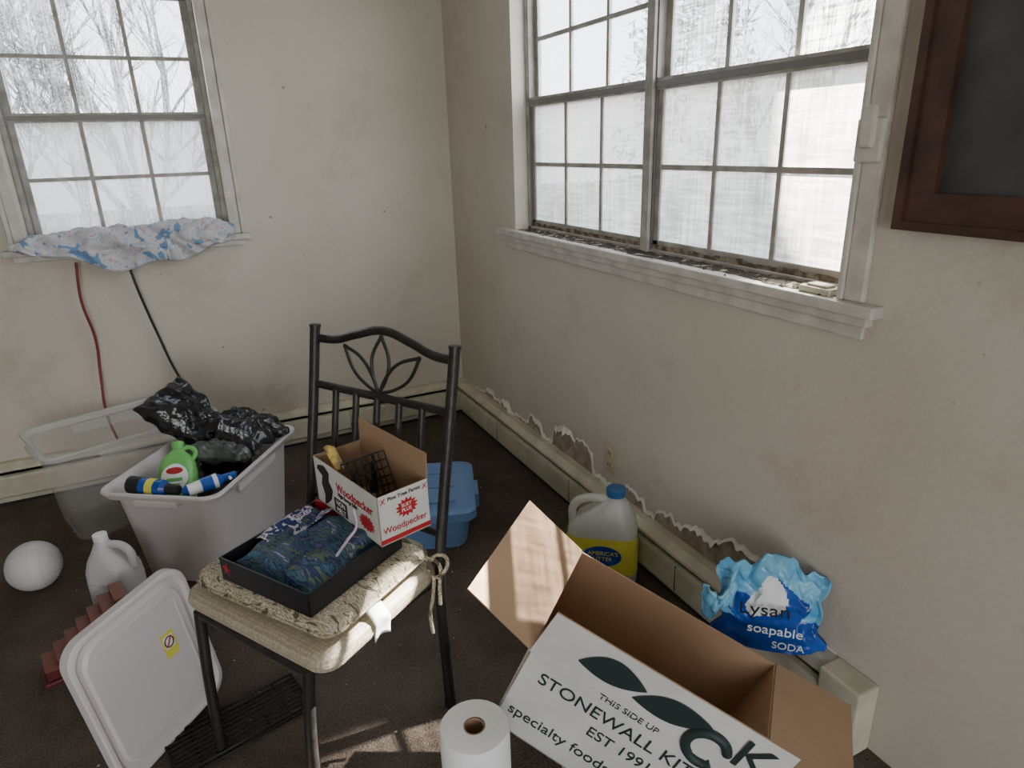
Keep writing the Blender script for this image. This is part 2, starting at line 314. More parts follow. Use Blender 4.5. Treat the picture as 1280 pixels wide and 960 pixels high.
# heaters
prof=[(0,.200),(.034,.200),(.060,.180),(.062,.170),(.048,.163),(.048,.150),(.066,.146),(.068,.135),(.066,.050),(.058,.040),(.040,.038),(.040,.012),(0,.012)]
def heater(name,a,b,T,joints):
    e=empty(name)
    r=[[T((s,d+.0005,z)) for d,z in prof] for s in (a,b)]
    loft('cover',r,M['heater'],e,smooth=False)
    boxes('joints',[((j-.0012,.001,.05),(j+.0012,.0690,.147)) for j in joints],M['dark'],e,T=T)
    boxes('slot',[((a,.010,.148),(b,.0485,.162))],M['dark'],e,T=T)
    boxes('toe_gap',[((a,.0,.0),(b,.041,.013))],M['dark'],e,T=T)
    return e
h1=heater('baseboard_heater',.07,2.63,lambda p:(-p[1],-p[0],p[2]),[.62,1.35,2.05])
boxes('end_cap',[((-.074,-2.75,.0),(-.0005,-2.63,.204))],M['heater'],h1,bevel=.006)
h2=heater('baseboard_heater',.0,2.6,lambda p:(-p[0],-p[1],p[2]),[.7,1.5])
# torn paint edge above the right heater : bare plaster patches + curling lip
fe=empty('peeling_paint')
bumps=[(-.40,.05,.07),(-.60,.05,.03),(-.93,.06,.055),(-1.20,.09,.105),(-1.36,.07,.09),(-1.72,.06,.035),(-1.93,.07,.05),(-2.10,.10,.075),(-2.28,.11,.085),(-2.42,.06,.05)]
def edge(y):
    n1=noise.noise(Vector((y*3.3,0,5))); n2=noise.noise(Vector((y*11,3,0))); n3=noise.noise(Vector((y*38,1,0)))
    env=min(1,max(0,(-y-.22)*4))*min(1,max(0,(y+2.58)*6))
    bsum=max(h_*max(0,1-((y-c_)/(w_*1.15))**4)**.5 if abs(y-c_)<w_*1.15 else 0 for c_,w_,h_ in bumps)
    return .2015+env*max(.004,.014+bsum*(1+.5*n1)+.018*n2+.018*n3)
ny=700; vs=[];fs=[]
for i in range(ny+1):
    y=-.20-2.42*i/ny; vs+=[(-.0008,y,.19),(-.0008,y,edge(y))]
for i in range(ny): fs.append((2*i,2*i+2,2*i+3,2*i+1))
mk('bare_plaster',vs,fs,M['plaster'],fe)
vs=[];fs=[]
for i in range(ny+1):
    y=-.20-2.42*i/ny; z=edge(y)
    k=max(0,noise.noise(Vector((y*5.5,7,0)))+.15)+.5*max(0,noise.noise(Vector((y*17,2,0)))); k2=.6+.9*abs(noise.noise(Vector((y*30,2,9))))
    ln=.003+.042*k*k2; cu_=.002+.026*k*k2
    for t in range(5):
        f=t/4; vs.append((-.0012-cu_*f**1.5, y+.010*noise.noise(Vector((y*20,f*2,1)))*f, max(.2025,z+.006-(ln+.006)*f)))
for i in range(ny):
    for t in range(4):
        a=i*5+t; fs.append((a,a+5,a+6,a+1))
mk('curled_lip',vs,fs,M['flake'],fe,solid=.0012)
# outlet
e=empty('wall_outlet')
boxes('plate',[((-.006,-1.595,.265),(-.0015,-1.525,.385))],M['ivory'],e,bevel=.003)
for zc in (.30,.35):
    boxes('receptacle',[((-.009,-1.577,zc-.017),(-.005,-1.543,zc+.017))],M['ivory'],e,bevel=.004)
    boxes('slots',[((-.0095,-1.569,zc-.006),(-.0088,-1.566,zc+.008)),((-.0095,-1.555,zc-.006),(-.0088,-1.552,zc+.008))],M['dark'],e)
# chalkboard
e=empty('chalkboard')
cy0,cy1,cz0,cz1=-2.61,-3.55,1.31,2.05; fw=.075
boxes('board_frame',[((-.030,cy1,cz0+.018),(-.001,cy0-.018,cz0+fw)),((-.030,cy1,cz1-fw),(-.001,cy0-.018,cz1)),((-.0305,cy0-fw,cz0+fw),(-.001,cy0-.018,cz1-fw)),((-.0305,cy1,cz0+fw),(-.001,cy1+fw,cz1-fw)),
  ((-.036,cy1,cz0),(-.001,cy0-.018,cz0+.018)),((-.036,cy0-.018,cz0),(-.001,cy0,cz1))],M['wood'],e)
boxes('slate',[((-.014,cy1+fw-.005,cz0+fw-.005),(-.002,cy0-fw+.005,cz1-fw+.005))],M['slate'],e)
e=empty('curtain_bracket')
boxes('plate',[((-.034,-2.56,1.44),(-.0225,-2.495,1.53))],M['trim'],e,bevel=.006)
boxes('clip',[((-.045,-2.545,1.47),(-.030,-2.51,1.555))],M['trim'],e,bevel=.006)
boxes('wooden_block',[((-.02,-2.47,ZS),(.03,-2.38,ZS+.016)),((-.012,-2.455,ZS+.0161),(.022,-2.395,ZS+.022))],M['heater'],bevel=.003)
# ---------------------------------------------------------------- towel on sill
def towf(u,v):
    x=-2.02+.885*u
    hang=.020+.075*math.exp(-((u-.52)/.26)**2)+.018*math.sin(u*17+1)
    prof=[(.06,.004),(.055,.030),(.02,.048),(-.02,.040),(-.052,.012),(-.066,-.02),(-.066,-.045),(-.060,-.03-hang)]
    t=v*(len(prof)-1); i=min(int(t),len(prof)-2); f=t-i
    y=prof[i][0]*(1-f)+prof[i+1][0]*f; z=prof[i][1]*(1-f)+prof[i+1][1]*f
    taper=min(1,5*u+.15)*min(1,8*(1-u)+.45)
    n0=noise.noise(Vector((u*5-v*.9,v*1.1,1)))
    n1=(1-2*abs(noise.noise(Vector((u*8-v*2.5,v*1.6,1)))))*.026+noise.noise(Vector((x*20+v*7,v*4,4)))*.014+n0*.02
    z=z*taper+n1*(1 if z>0 else .4)+.008
    y=y-abs(n1)*1.1-noise.noise(Vector((x*14-v*3,v*3,8)))*.016
    if y>-.045 : z=max(z,.004)
    else: y=min(y,-.047)
    return (x,min(y,.060),ZS+z)
grid('floral_towel',180,44,towf,M['towel'],solid=.004)
tube('red_cord',[(-1.80,-.052,1.07),(-1.815,-.05,.9),(-1.80,-.03,.72),(-1.815,-.03,.55),(-1.82,-.10,.36),(-1.80,-.085,.215)],.006,M['cordr'])
tube('black_cord',[(-1.60,-.055,1.03),(-1.585,-.05,.92),(-1.545,-.03,.7),(-1.50,-.03,.50),(-1.44,-.085,.36),(-1.40,-.09,.215)],.006,M['cordk'])
# ---------------------------------------------------------------- totes
def tote(name,c,deg,L,W,h,m,taper=.05,lip=.014,rim=.03,ribs=True,rm=None):
    e=empty(name,RZ(c,deg)); a,b=L/2,W/2
    R=[]
    def r(k,z,d=0): R.append(rrect(a-k-d,b-k-d,.055-d*.5,z))
    r(taper+.012,0.0); r(taper,.008); r(taper*.25+.008,h-rim*1.6); r(taper*.2+.004,h-rim)
    if rm: lower=R; loft('shell',lower,m,e,capb=False); R=[]
    else: pass
    if rm: r(taper*.2+.004,h-rim)
    r(-lip*.2,h-rim+.002); r(-lip,h-.006); r(-lip*.8,h); r(0,h); r(.006,h-.006)
    if rm: loft('rim',R,rm,e,capa=False,capb=False)
    else:
        r(taper*.25+.014,h-rim*1.6); r(taper+.008,.012,.0)
        loft('shell',R,m,e)
    if ribs:
        for sy in (-1,1):
            boxes('rib',[((-a*.45,sy*(b-.012)-.004,h-rim*2.4),(a*.45,sy*(b-.012)+.004,h-rim))],m,e,bevel=.003)
        for sx in (-1,1):
            boxes('handle',[((sx*(a+.0)-.018,-b*.38,h-.045),(sx*(a+.0)+.018,b*.38,h-.018))],rm or m,e,bevel=.006)
    return e
wb=tote('storage_tote',(-1.427,-.895,0),55.5,.615,.435,.40,M['tote'],taper=.055)
cb=tote('clear_storage_bin',(-1.74,-.36,0),20,.66,.42,.42,M['clear'],taper=.05,rm=M['clearrim'])
e=empty('blue_storage_bin',RZ((-.715,-1.13,0),-20.5)); 
loft('body',[rrect(a,b,.05,z) for a,b,z in ((.235,.185,0),(.24,.19,.01),(.262,.212,.15),(.262,.212,.155))],M['blue'],e)
loft('lid',[rrect(a,b,.05,z) for a,b,z in ((.278,.226,.135),(.282,.230,.14),(.280,.228,.172),(.268,.216,.180),(.235,.185,.180),(.225,.175,.172))],M['blue'],e)
for sx in (-1,1): boxes('latch',[((sx*.285-.012,-.06,.10),(sx*.285+.012,.06,.165))],M['blue'],e,bevel=.006)
boxes('lid_ribs',[((-.2,-.13,.171),(.2,-.12,.178)),((-.2,.12,.171),(.2,.13,.178)),((-.2,-.005,.171),(.2,.005,.178))],M['blue'],e,bevel=.002)
# ---------------------------------------------------------------- contents of the white tote
def blob(name,c,rad,seed,m,amp=.25,rot=0,sub=5,fr=2.2,parent=None,fine=.13,tilt=0):
    bm=bmesh.new(); bmesh.ops.create_icosphere(bm,subdivisions=sub,radius=1)
    for v in bm.verts:
        p=v.co.copy(); q=p*fr+Vector((seed*7.3,seed*1.9,0))
        d=noise.noise(q)*1.0
        rg=(1-abs(noise.noise(q*1.7))*2)*.45+ (1-abs(noise.noise(q*4))*2)*fine
        v.co=p*(1+amp*(d+rg))
    mx=Matrix.Rotation(math.radians(rot),3,'Z')@Matrix.Rotation(math.radians(tilt),3,'Y')
    for v in bm.verts: v.co=mx@Vector((v.co.x*rad[0],v.co.y*rad[1],v.co.z*rad[2]))+Vector(c)
    me=bpy.data.meshes.new(name); bm.to_mesh(me); bm.free(); me.materials.append(m)
    me.polygons.foreach_set('use_smooth',[True]*len(me.polygons))
    o=bpy.data.objects.new(name,me); COL.objects.link(o)
    if parent: o.parent=parent
    return o
e=empty('black_plastic_bags')
def sack(nm,c,rx,ry,rz,l,w,th,seed,m,nu=46,nv=34,print_=None):
    Mx=Matrix.Translation(c)@Matrix.Rotation(math.radians(rz),4,'Z')@Matrix.Rotation(math.radians(ry),4,'Y')@Matrix.Rotation(math.radians(rx),4,'X')
    for s in (-1,1):
        def fn(u,v):
            a=(1-(2*u-1)**4)**.6*(1-(2*v-1)**4)**.6 if 0<u<1 and 0<v<1 else 0
            cr=(1-2*abs(noise.noise(Vector((u*4+seed,v*3,seed)))))*.024+(1-2*abs(noise.noise(Vector((u*9,v*8+seed,3)))))*.010+noise.noise(Vector((u*22,v*18,seed)))*.004
            x=(u-.5)*l+noise.noise(Vector((v*5,u*2,seed)))*.018; y=(v-.5)*w*(1+.12*math.sin(u*5+seed))+noise.noise(Vector((u*6,v*2,seed+4)))*.018
            return tuple(Mx@Vector((x,y,s*(th*a)+cr*(.35+.65*a))))
        ob=grid(nm,nu,nv,fn,[m,M['inkwhite']],e)
        if s==1 and print_:
            for i in range(nu):
                for j in range(nv):
                    u_,v_=(i+.5)/nu,(j+.5)/nv
                    for (ua,ub,va,vb) in print_:
                        if ua<u_<ub and va<v_<vb and (i*7+j*3)%4: ob.data.polygons[i*nv+j].material_index=1
M['inkwhite']=mat('bag_print_white',(.42,.42,.40),.4,col2=(.02,.02,.022),vscale=90,p0=.46,p1=.52)
sack('sack_upper',(-1.46,-.69,.480),24,36,-42,.36,.21,.038,1,M['blackbag'],print_=[(.30,.62,.12,.24),(.35,.5,.30,.36)])
sack('sack_right',(-1.27,-.80,.435),0,12,-50,.28,.22,.038,5,M['blackbag'],print_=[(.3,.8,.10,.20)])
blob('bag_under',(-1.40,-.84,.24),(.16,.13,.12),3,M['blackbag'],.15,55,parent=e,sub=4)
sack('sack_front',(-1.375,-.92,.395),-15,5,-30,.23,.15,.032,8,mat('dark_film_grey',(.10,.11,.10),.3,col2=(.025,.03,.025),vscale=14))
# green bottle leaning back so its label faces up
e=empty('green_cleaner_bottle',Matrix.Translation((-1.545,-1.045,.305))@Matrix.Rotation(math.radians(-14),4,'Z')@Matrix.Rotation(math.radians(-38),4,'X')@Matrix.Diagonal((1.05,1.0,.98,1)))
loft('body',[rrect(a,b,min(a,b)*.8,z) for a,b,z in ((.05,.03,0),(.060,.036,.01),(.064,.038,.05),(.064,.038,.11),(.058,.036,.145),(.044,.030,.172),(.026,.022,.190),(.018,.018,.198),(.018,.018,.205))],M['green'],e)
loft('cap',[circ(.021,.204),circ(.021,.228),circ(.016,.232)],M['green'],e)
tube('grip',[(.045,0,.15),(.058,0,.185),(.035,0,.205),(.015,0,.198)],.009,M['green'],e)
mk('label_oval',[(.044*math.cos(t),-.0395,.085+.052*math.sin(t)) for t in [i*math.pi/16 for i in range(32)]],[tuple(range(32))],M['white'],e,solid=.001)
mk('label_band',[(.028*math.cos(t),-.0410,.110+.013*math.sin(t)) for t in [i*math.pi/12 for i in range(24)]],[tuple(range(24))],M['red'],e,solid=.0008)
boxes('label_lines',[((-.026,-.0414,.070),(.026,-.0404,.082)),((-.018,-.0414,.055),(.018,-.0404,.061))],M['green'],e)
def cyl_between(name,p,q,r0,m,e,r1=None,n=24):
    p=Vector(p);q=Vector(q);z=(q-p).normalized();x=z.orthogonal().normalized();y=z.cross(x); r1=r0 if r1 is None else r1
    rr=[[tuple(p+x*r0*math.cos(2*math.pi*i/n)+y*r0*math.sin(2*math.pi*i/n)) for i in range(n)],[tuple(q+x*r1*math.cos(2*math.pi*i/n)+y*r1*math.sin(2*math.pi*i/n)) for i in range(n)]]
    return loft(name,rr,m,e)
e=empty('spray_can')
p=Vector((-1.68,-1.03,.405)); d=Vector((.80,-.60,-.05)).normalized()
cyl_between('base',p,p+d*.05,.031,M['inkb'],e); cyl_between('body',p+d*.05,p+d*.13,.0305,M['bluel'],e); cyl_between('band',p+d*.075,p+d*.105,.0312,M['yellow'],e); cyl_between('shoulder',p+d*.13,p+d*.145,.0305,M['bluel'],e,.02); cyl_between('nozzle_cap',p+d*.145,p+d*.19,.02,M['inkb'],e,.017)
e=empty('cleaner_spray_bottle')
p=Vector((-1.50,-1.15,.390)); d=Vector((.90,.16,.06)).normalized()
cyl_between('body',p,p+d*.10,.020,M['white'],e,.027); cyl_between('label',p+d*.045,p+d*.085,.0262,M['bluel'],e,.0272); cyl_between('neck',p+d*.10,p+d*.12,.027,M['bluel'],e,.014); cyl_between('trigger_head',p+d*.12,p+d*.165,.015,M['bluel'],e,.012); cyl_between('tip',p-d*.02,p,.010,M['bluel'],e,.020)
tube('trigger',[tuple(p+d*.14),tuple(p+d*.135+Vector((.01,-.03,.005)))],.005,M['white'],e,smooth=False)
# ---------------------------------------------------------------- ball
e=empty('volleyball',Matrix.Translation((-2.065,-.86,.09)))
bm=bmesh.new(); bmesh.ops.create_uvsphere(bm,u_segments=48,v_segments=32,radius=.09); me=bpy.data.meshes.new('ball_skin'); bm.to_mesh(me); bm.free()
me.materials.append(mat('ball_leather',(.62,.60,.58),.6,bump=.4,bscale=60,var=.12)); me.polygons.foreach_set('use_smooth',[True]*len(me.polygons))
o=bpy.data.objects.new('ball_skin',me); COL.objects.link(o); o.parent=e
seam=mat('seam',(.46,.44,.42),.8)
for ax,off in (('X',0),('X',.035),('X',-.035),('Y',.035),('Y',-.035)):
    rr=math.sqrt(.0901**2-off**2); pts=[]
    for i in range(36):
        a=2*math.pi*i/36; pts.append((off,rr*math.cos(a),rr*math.sin(a)) if ax=='X' else (rr*math.cos(a),off,rr*math.sin(a)))
    tube('seam',pts,.0006,seam,e,cyc=True,smooth=False,res=1)
# ---------------------------------------------------------------- jugs
def handled_jug(name,mtx,w,dp,h,m,capm,capr=.02,flip=1,off=0):
    e=empty(name,mtx); a,b=w/2,dp/2
    loft('body',[rrect(a*k,b*k2,b*.7,z*h,cx=-flip*off*s) for k,k2,z,s in ((.9,.9,0,0),(1,1,.03,0),(1,1,.45,0),(.97,.97,.58,.05),(.80,.86,.70,.3),(.52,.66,.80,.7),(.32,.45,.87,1),(.22,.36,.92,1),(.22,.36,.935,1))],m,e)
    hx=a*.72
    tube('handle',[(flip*(a*.24-off),0,h*.87),(flip*(a*.55),0,h*.86),(flip*(hx+.012),0,h*.78),(flip*(hx+.016),0,h*.60)],b*.22,m,e)
    c=-flip*off
    loft('cap',[circ(capr,h*.925,c),circ(capr*1.02,h*.93,c),circ(capr,h*.995,c),circ(capr*.85,h,c)],capm,e)
    return e
j=handled_jug('bleach_jug',RZ((-1.770,-1.175,0),-30),.165,.125,.31,M['bleach'],M['white'],.022,1,.02)
boxes('label',[((-.055,-.0635,.04),(.055,-.0622,.15))],mat('label_grey',(.42,.39,.43),.5,col2=(.60,.58,.58),vscale=30),j)
j=handled_jug('detergent_jug',RZ((-.195,-1.80,0),-38),.25,.14,.365,M['jug'],M['bluec'],.034,-1,.045)
loft('label',[rrect(.127,.0715,.05,z) for z in (.05,.052,.195,.197)],M['yellow'],j,capa=False,capb=False)
mk('label_oval',[(.005+.068*math.cos(t),-.0735,.130+.040*math.sin(t)) for t in [i*math.pi/16 for i in range(32)]],[tuple(range(32))],M['bluel'],j,solid=.001)
text('label_text','AMERICA\'S\n   LITTER',.022,frame((-.045,-.0750,.135),(1,0,0),(0,0,1),(0,-1,0)),M['yellow'],j)
# ---------------------------------------------------------------- maroon stepped wooden rack + frame box
e=empty('wooden_step_rack',RZ((-1.850,-1.395,0),14))
L=.25; st=[];n=7
for i in range(n):
    x0=-L/2+i*L/n; z=.050+.025*i; st.append(((x0,-.050,0.0145),(x0+L/n,.045,z)))
boxes('steps',st,M['maroon'],e,bevel=.002)
boxes('base_board',[((-L/2-.01,-.06,0),(L/2+.01,.055,.014))],M['maroon'],e,bevel=.003)
boxes('tread_edges',[((-L/2+i*L/n,-.054,.050+.025*i),(-L/2+(i+1)*L/n,.049,.055+.025*i)) for i in range(n)],M['maroonl'],e)
e=empty('small_framed_box',Matrix.Translation((-1.765,-1.565,.052))@Matrix.Rotation(math.radians(30),4,'Z')@Matrix.Rotation(math.radians(10),4,'X'))
boxes('tray',[((-.10,-.06,-.035),(.10,.06,.05))],M['white'],e,bevel=.003)
boxes('edges',[((-.105,-.065,.05),(.105,-.052,.062)),((-.105,.052,.05),(.105,.065,.062)),((-.105,-.052,.05),(-.092,.052,.062)),((.092,-.052,.05),(.105,.052,.062))],M['greenb'],e)
boxes('stripes',[((-.102,-.0625,.01),(.102,-.0595,.02)),((-.102,-.0625,-.015),(.102,-.0595,-.008))],M['red'],e)
blob('pink_bag',(-1.625,-1.43,.10),(.050,.045,.095),9,M['pink'],.35,10,sub=4)
# ---------------------------------------------------------------- leaning tote lid
ax=Vector((-.72,-.69,0)).normalized(); nd=Vector((-ax.y,ax.x,0)); 
if nd.dot(Vector((.3,-1,0)))<0: nd=-nd
up=(Vector((0,0,1))-nd*.10).normalized(); xx=-ax
e=empty('tote_lid',frame((-1.630,-1.860,.232),xx,up,xx.cross(up))@Matrix.Rotation(math.radians(4),4,'Z'))
hx,hy=.178,.220
def lr(k,z,r=.060): return rrect(hx-k,hy-k,r,z,n=8)
loft('panel',[lr(.004,-.022),lr(0,-.022),lr(0,.004),lr(.004,.008),lr(.012,.008),lr(.020,-.002),lr(.030,-.002),lr(.036,.006),lr(.06,.006)],M['tote'],e)
boxes('ridges',[((-.12,-.160,.005),(.12,-.152,.010)),((-.12,.152,.005),(.12,.160,.010)),((.118,-.14,.005),(.126,.14,.010))],M['tote'],e,bevel=.002)
boxes('sticker',[((.045,-.005,.0062),(.085,.070,.0068))],M['yellow'],e)
boxes('sticker_print',[((.050,.022,.0069),(.080,.060,.0072))],M['white'],e)
tube('sticker_mark',[(.055,.028,.0075),(.075,.055,.0075)],.0022,M['red'],e,smooth=False)
tube('sticker_ring',[(.065+.013*math.cos(t),.041+.015*math.sin(t),.0075) for t in [i*math.pi/8 for i in range(16)]],.0018,M['inkb'],e,cyc=True)
# ---------------------------------------------------------------- wire rack
e=empty('wire_rack',RZ((-1.455,-1.905,.0),14))
hl,hw=.18,.075
tube('rim',[(-hl,-hw,.02),(hl,-hw,.02),(hl,hw,.02),(-hl,hw,.02)],.0045,M['wire'],e,cyc=True,smooth=False)
tube('rim_low',[(-hl,-hw,.005),(hl,-hw,.005),(hl,hw,.005),(-hl,hw,.005)],.003,M['wire'],e,cyc=True,smooth=False)
for i in range(1,9):
    y=-hw+2*hw*i/9; tube('rod',[(-hl,y,.02),(hl,y,.02)],.0028,M['wire'],e,smooth=False)
for i in range(1,6):
    x=-hl+2*hl*i/6; tube('cross',[(x,-hw,.017),(x,hw,.017)],.0028,M['wire'],e,smooth=False)
for x in (-hl,hl):
    for y in (-hw,hw): tube('foot',[(x,y,.02),(x,y,.003)],.004,M['wire'],e,smooth=False)
# ---------------------------------------------------------------- paper towel roll
e=empty('paper_towel_roll',Matrix.Translation((-.985,-2.50,0)))
n=40
def rr(r,z): return circ(r,z,n=n)
loft('paper',[rr(.070,0),rr(.075,.004),rr(.076,.324),rr(.073,.329),rr(.05,.330),rr(.024,.329)],mat('tissue',(.82,.81,.79),.9,bump=.2,bscale=150),e,capb=False)
loft('core',[rr(.0235,.328),rr(.021,.329),rr(.021,.05)],M['card'],e,capa=False)
# ---------------------------------------------------------------- large carton
O=(-.846,-2.499,.472); X=Vector((.616,-.678,-.401)); Y=Vector((.758,.648,.070)); X.normalize(); Y=(Y-X*Y.dot(X)).normalized(); Z=X.cross(Y)
e=empty('cardboard_box',frame(O,X,Y,Z))
L,W,Hh,fl,fs=.54,.36,.28,.137,.188; t=.004
def sheet(name,quad,nrm,m1,m2,parent,th=.004):
    q=[Vector(v) for v in quad]; nv=Vector(nrm).normalized()*th
    vs=q+[v-nv for v in q]
    me=bpy.data.meshes.new(name); me.from_pydata([tuple(v) for v in vs],[],[(0,1,2,3),(7,6,5,4),(0,4,5,1),(1,5,6,2),(2,6,7,3),(3,7,4,0)])
    me.materials.append(m1); me.materials.append(m2)
    for i,p in enumerate(me.polygons): p.material_index=0 if i==0 else 1
    o=bpy.data.objects.new(name,me); COL.objects.link(o); o.parent=parent; return o
sheet('wall_near',[(0,0,-Hh),(L,0,-Hh),(L,0,0),(0,0,0)],(0,-1,0),M['cardw'],M['card'],e)
sheet('flap_near',[(0,0,0),(L,0,0),(L,.004,fl),(.012,.002,fl)],(0,-1,0),M['cardw'],M['card'],e)
sheet('wall_far',[(L,W,-Hh),(0,W,-Hh),(0,W,0),(L,W,0)],(0,1,0),M['cardw'],M['card'],e)
sheet('wall_end_a',[(0,W,-Hh),(0,0,-Hh),(0,0,0),(0,W,0)],(-1,0,0),M['cardw'],M['card'],e)
sheet('wall_end_b',[(L,0,-Hh),(L,W,-Hh),(L,W,0),(L,0,0)],(1,0,0),M['cardw'],M['card'],e)
sheet('bottom',[(0,0,-Hh),(L,0,-Hh),(L,W,-Hh),(0,W,-Hh)],(0,0,-1),M['cardw'],M['card'],e)
ca,sa=math.cos(.31),math.sin(.31)
sheet('flap_left',[(0,0,0),(0,W,0),(-fs*ca,W,fs*sa),(-fs*ca,0,fs*sa)],(-.3,0,-1),M['cardw'],M['card'],e)
sheet('flap_right',[(L,W,0),(L,0,0),(L+fs,0,.004),(L+fs,W,.004)],(0,0,-1),M['cardw'],M['card'],e)
def onp(x,z): return frame((x,-.0012,z),(1,0,0),(0,0,1),(0,-1,0))
tube('crease',[(0,-.0008,.0),(L,-.0008,.0)],.0012,M['cardw'],e,smooth=False)
text('print_name','STONEWALL KITCHEN',.052,onp(.045,-.075),M['ink'],e,sx=.92)
text('print_est','EST 1991',.045,onp(.19,-.135),M['ink'],e,sx=.9)
text('print_up','THIS SIDE UP',.024,onp(.170,-.012),M['ink'],e)
text('print_foods','specialty foods',.048,onp(.02,-.215),M['ink'],e,sx=.9)
def leaf(name,cx,cz,ln,wd,ang,k=.55):
    pts=[]; n=16
    for s in (1,-1):
        for i in range(n):
            u=i/n if s==1 else 1-i/n
            x=(u-.5)*ln; y=s*wd*math.sin(math.pi*u)**.9*(1 if s==1 else k)
            a=math.radians(ang); pts.append((cx+x*math.cos(a)-y*math.sin(a),-.0012,cz+x*math.sin(a)+y*math.cos(a)))
    mk(name,pts,[tuple(range(len(pts)))],M['ink'],e,solid=.001)
leaf('print_leaf',.170,.066,.150,.046,10)
leaf('print_leaf_b',.305,.066,.165,.036,16,.85)
tube('print_ring',[(.398+.040*math.cos(a),-.001,.030+.045*math.sin(a)) for a in [.4+i*math.pi/10 for i in range(17)]],.011,M['ink'],e)
text('print_k','K',.12,onp(.440,.032),M['ink'],e)
e=empty('small_carton',RZ((-.655,-2.43,0),-47.7))
boxes('body',[((-.05,-.06,0),(.05,.06,.115))],M['card'],e,bevel=.002); boxes('tape',[((-.051,-.02,.03),(.051,.02,.116))],M['heater'],e)
# ---------------------------------------------------------------- refill pouch on heater
e=empty('detergent_pouch',frame((-.118,-2.490,.190),Vector((.72,-.69,0)).normalized(),Vector((.69,.72,0)).normalized(),(0,0,1)))
def pouch(u,v,s):
    x=(u-.5)*.285*(1-.10*math.sin(v*3.1)); 
    top=.232+.034*math.exp(-((u-.55)/.16)**2)+.03*noise.noise(Vector((u*8,0,2)))-.03*max(0,abs(u-.5)-.3)
    z=v*top
    th=.042*(1-v)**.6*math.sin(math.pi*min(max(u,0.0),1))**.5+.003
    e_=1 if 0.02<u<.98 else 0
    lab=max(0,1-(((u-.48)/.34)**2+((v-.40)/.38)**2)**2)
    w=((1-2*abs(noise.noise(Vector((u*4,v*4,s*3)))))*.018+(1-2*abs(noise.noise(Vector((u*9+2,v*8,s*3)))))*.010+noise.noise(Vector((u*20,v*18,s)))*.004)*(.35+v*.9)*(1-.8*lab)
    return (x+noise.noise(Vector((v*5,u*3,9)))*.02, s*th+w*e_, z+noise.noise(Vector((u*6,v*6,20)))*.010*v)
nu,nv=60,56
for s,nm in ((-1,'front_film'),(1,'back_film')):
    ob=grid(nm,nu,nv,lambda u,v:pouch(u,v,s),[M['bluel'],M['cyan'],M['white']],e)
    for i in range(nu):
        for jj in range(nv):
            u_,v_=(i+.5)/nu,(jj+.5)/nv
            q=noise.noise(Vector((u_*6,v_*5,0)))*.1
            k=0
            if v_>.70+.25*math.sin(u_*3.1)-.18+q or (abs(u_-.5)>.36+q and v_>.4): k=1
            if ((u_-.46)/.20)**2+((v_-.60)/.19)**2<1: k=2
            ob.data.polygons[i*nv+jj].material_index=k
text('pouch_name','Lysan',.058,frame((-.080,-.046,.118),(1,.02,.05),(-.05,-.10,1),(0,-1,-.1)),M['inkb'],e)
text('pouch_sub','soapable',.040,frame((-.055,-.053,.070),(1,0,0),(0,0,1),(0,-1,0)),M['white'],e)
text('pouch_sub2','SODA',.030,frame((.01,-.055,.030),(1,0,0),(0,0,1),(0,-1,0)),M['white'],e)
def flapf(u,v): return (-.09-.085*u+.01*noise.noise(Vector((u*5,v*5,1))),-.03-.03*math.sin(u*3)+.02*noise.noise(Vector((u*6,v*4,7))),.120+.10*v*(1-.35*u)+.02*math.sin(u*6+v*2)-.02*u)
grid('torn_top',20,14,flapf,M['cyan'],e,solid=.001)
# ---------------------------------------------------------------- chair
u=Vector((.53,-.848,0)).normalized(); b=Vector((.848,.53,0)).normalized()
ch=empty('dining_chair',frame((-1.211,-2.010,0),u,b,(0,0,1)))
C=M['chair']
for s,nm in ((-1,'l'),(1,'r')):
    tube('back_post_'+nm,[(s*.243,.205,.008),(s*.243,.20,.25),(s*.243,.205,.45),(s*.243,.235,.62),(s*.245,.285,.85),(s*.247,.322,1.03)],.0145,C,ch)
    tube('post_finial_'+nm,[(s*.247,.322,1.028),(s*.247,.323,1.036)],.0165,C,ch,smooth=False)
    tube('front_leg_'+nm,[(s*.185,-.232,.008),(s*.188,-.222,.25),(s*.195,-.205,.435)],.0135,C,ch)
    tube('side_rail_'+nm,[(s*.20,-.20,.425),(s*.235,.20,.425)],.011,C,ch,smooth=False)
    for q in ((s*.243,.205),(s*.185,-.232)):
        loft('foot_cap_'+nm,[circ(.016,0,*q),circ(.016,.02,*q)],M['inkb'],ch)
tube('front_rail',[(-.195,-.205,.425),(.195,-.205,.425)],.011,C,ch,smooth=False)
tube('rear_rail',[(-.243,.203,.425),(.243,.203,.425)],.011,C,ch,smooth=False)
def yb(z): return .205 if z<.45 else .205+(z-.45)*.2
top=[(-.245,yb(1.0)+.01,.995),(-.17,yb(1.0)+.012,1.000),(-.10,yb(1.03)+.012,1.020),(0,yb(1.045)+.012,1.042),(.10,yb(1.03)+.012,1.020),(.17,yb(1.0)+.012,1.000),(.245,yb(1.0)+.01,.995)]
tube('top_rail',top,.012,C,ch)
zm=.868
tube('mid_rail',[(-.244,yb(zm)+.004,zm),(.244,yb(zm)+.004,zm)],.0115,C,ch,smooth=False)
zl=.55
tube('low_rail',[(-.243,yb(zl),zl),(.243,yb(zl),zl)],.010,C,ch,smooth=False)
for i in range(5):
    x=-.155+.31*i/4; tube('slat',[(x,yb(zm),zm),(x,yb(zl),zl)],.0095,C,ch,smooth=False)
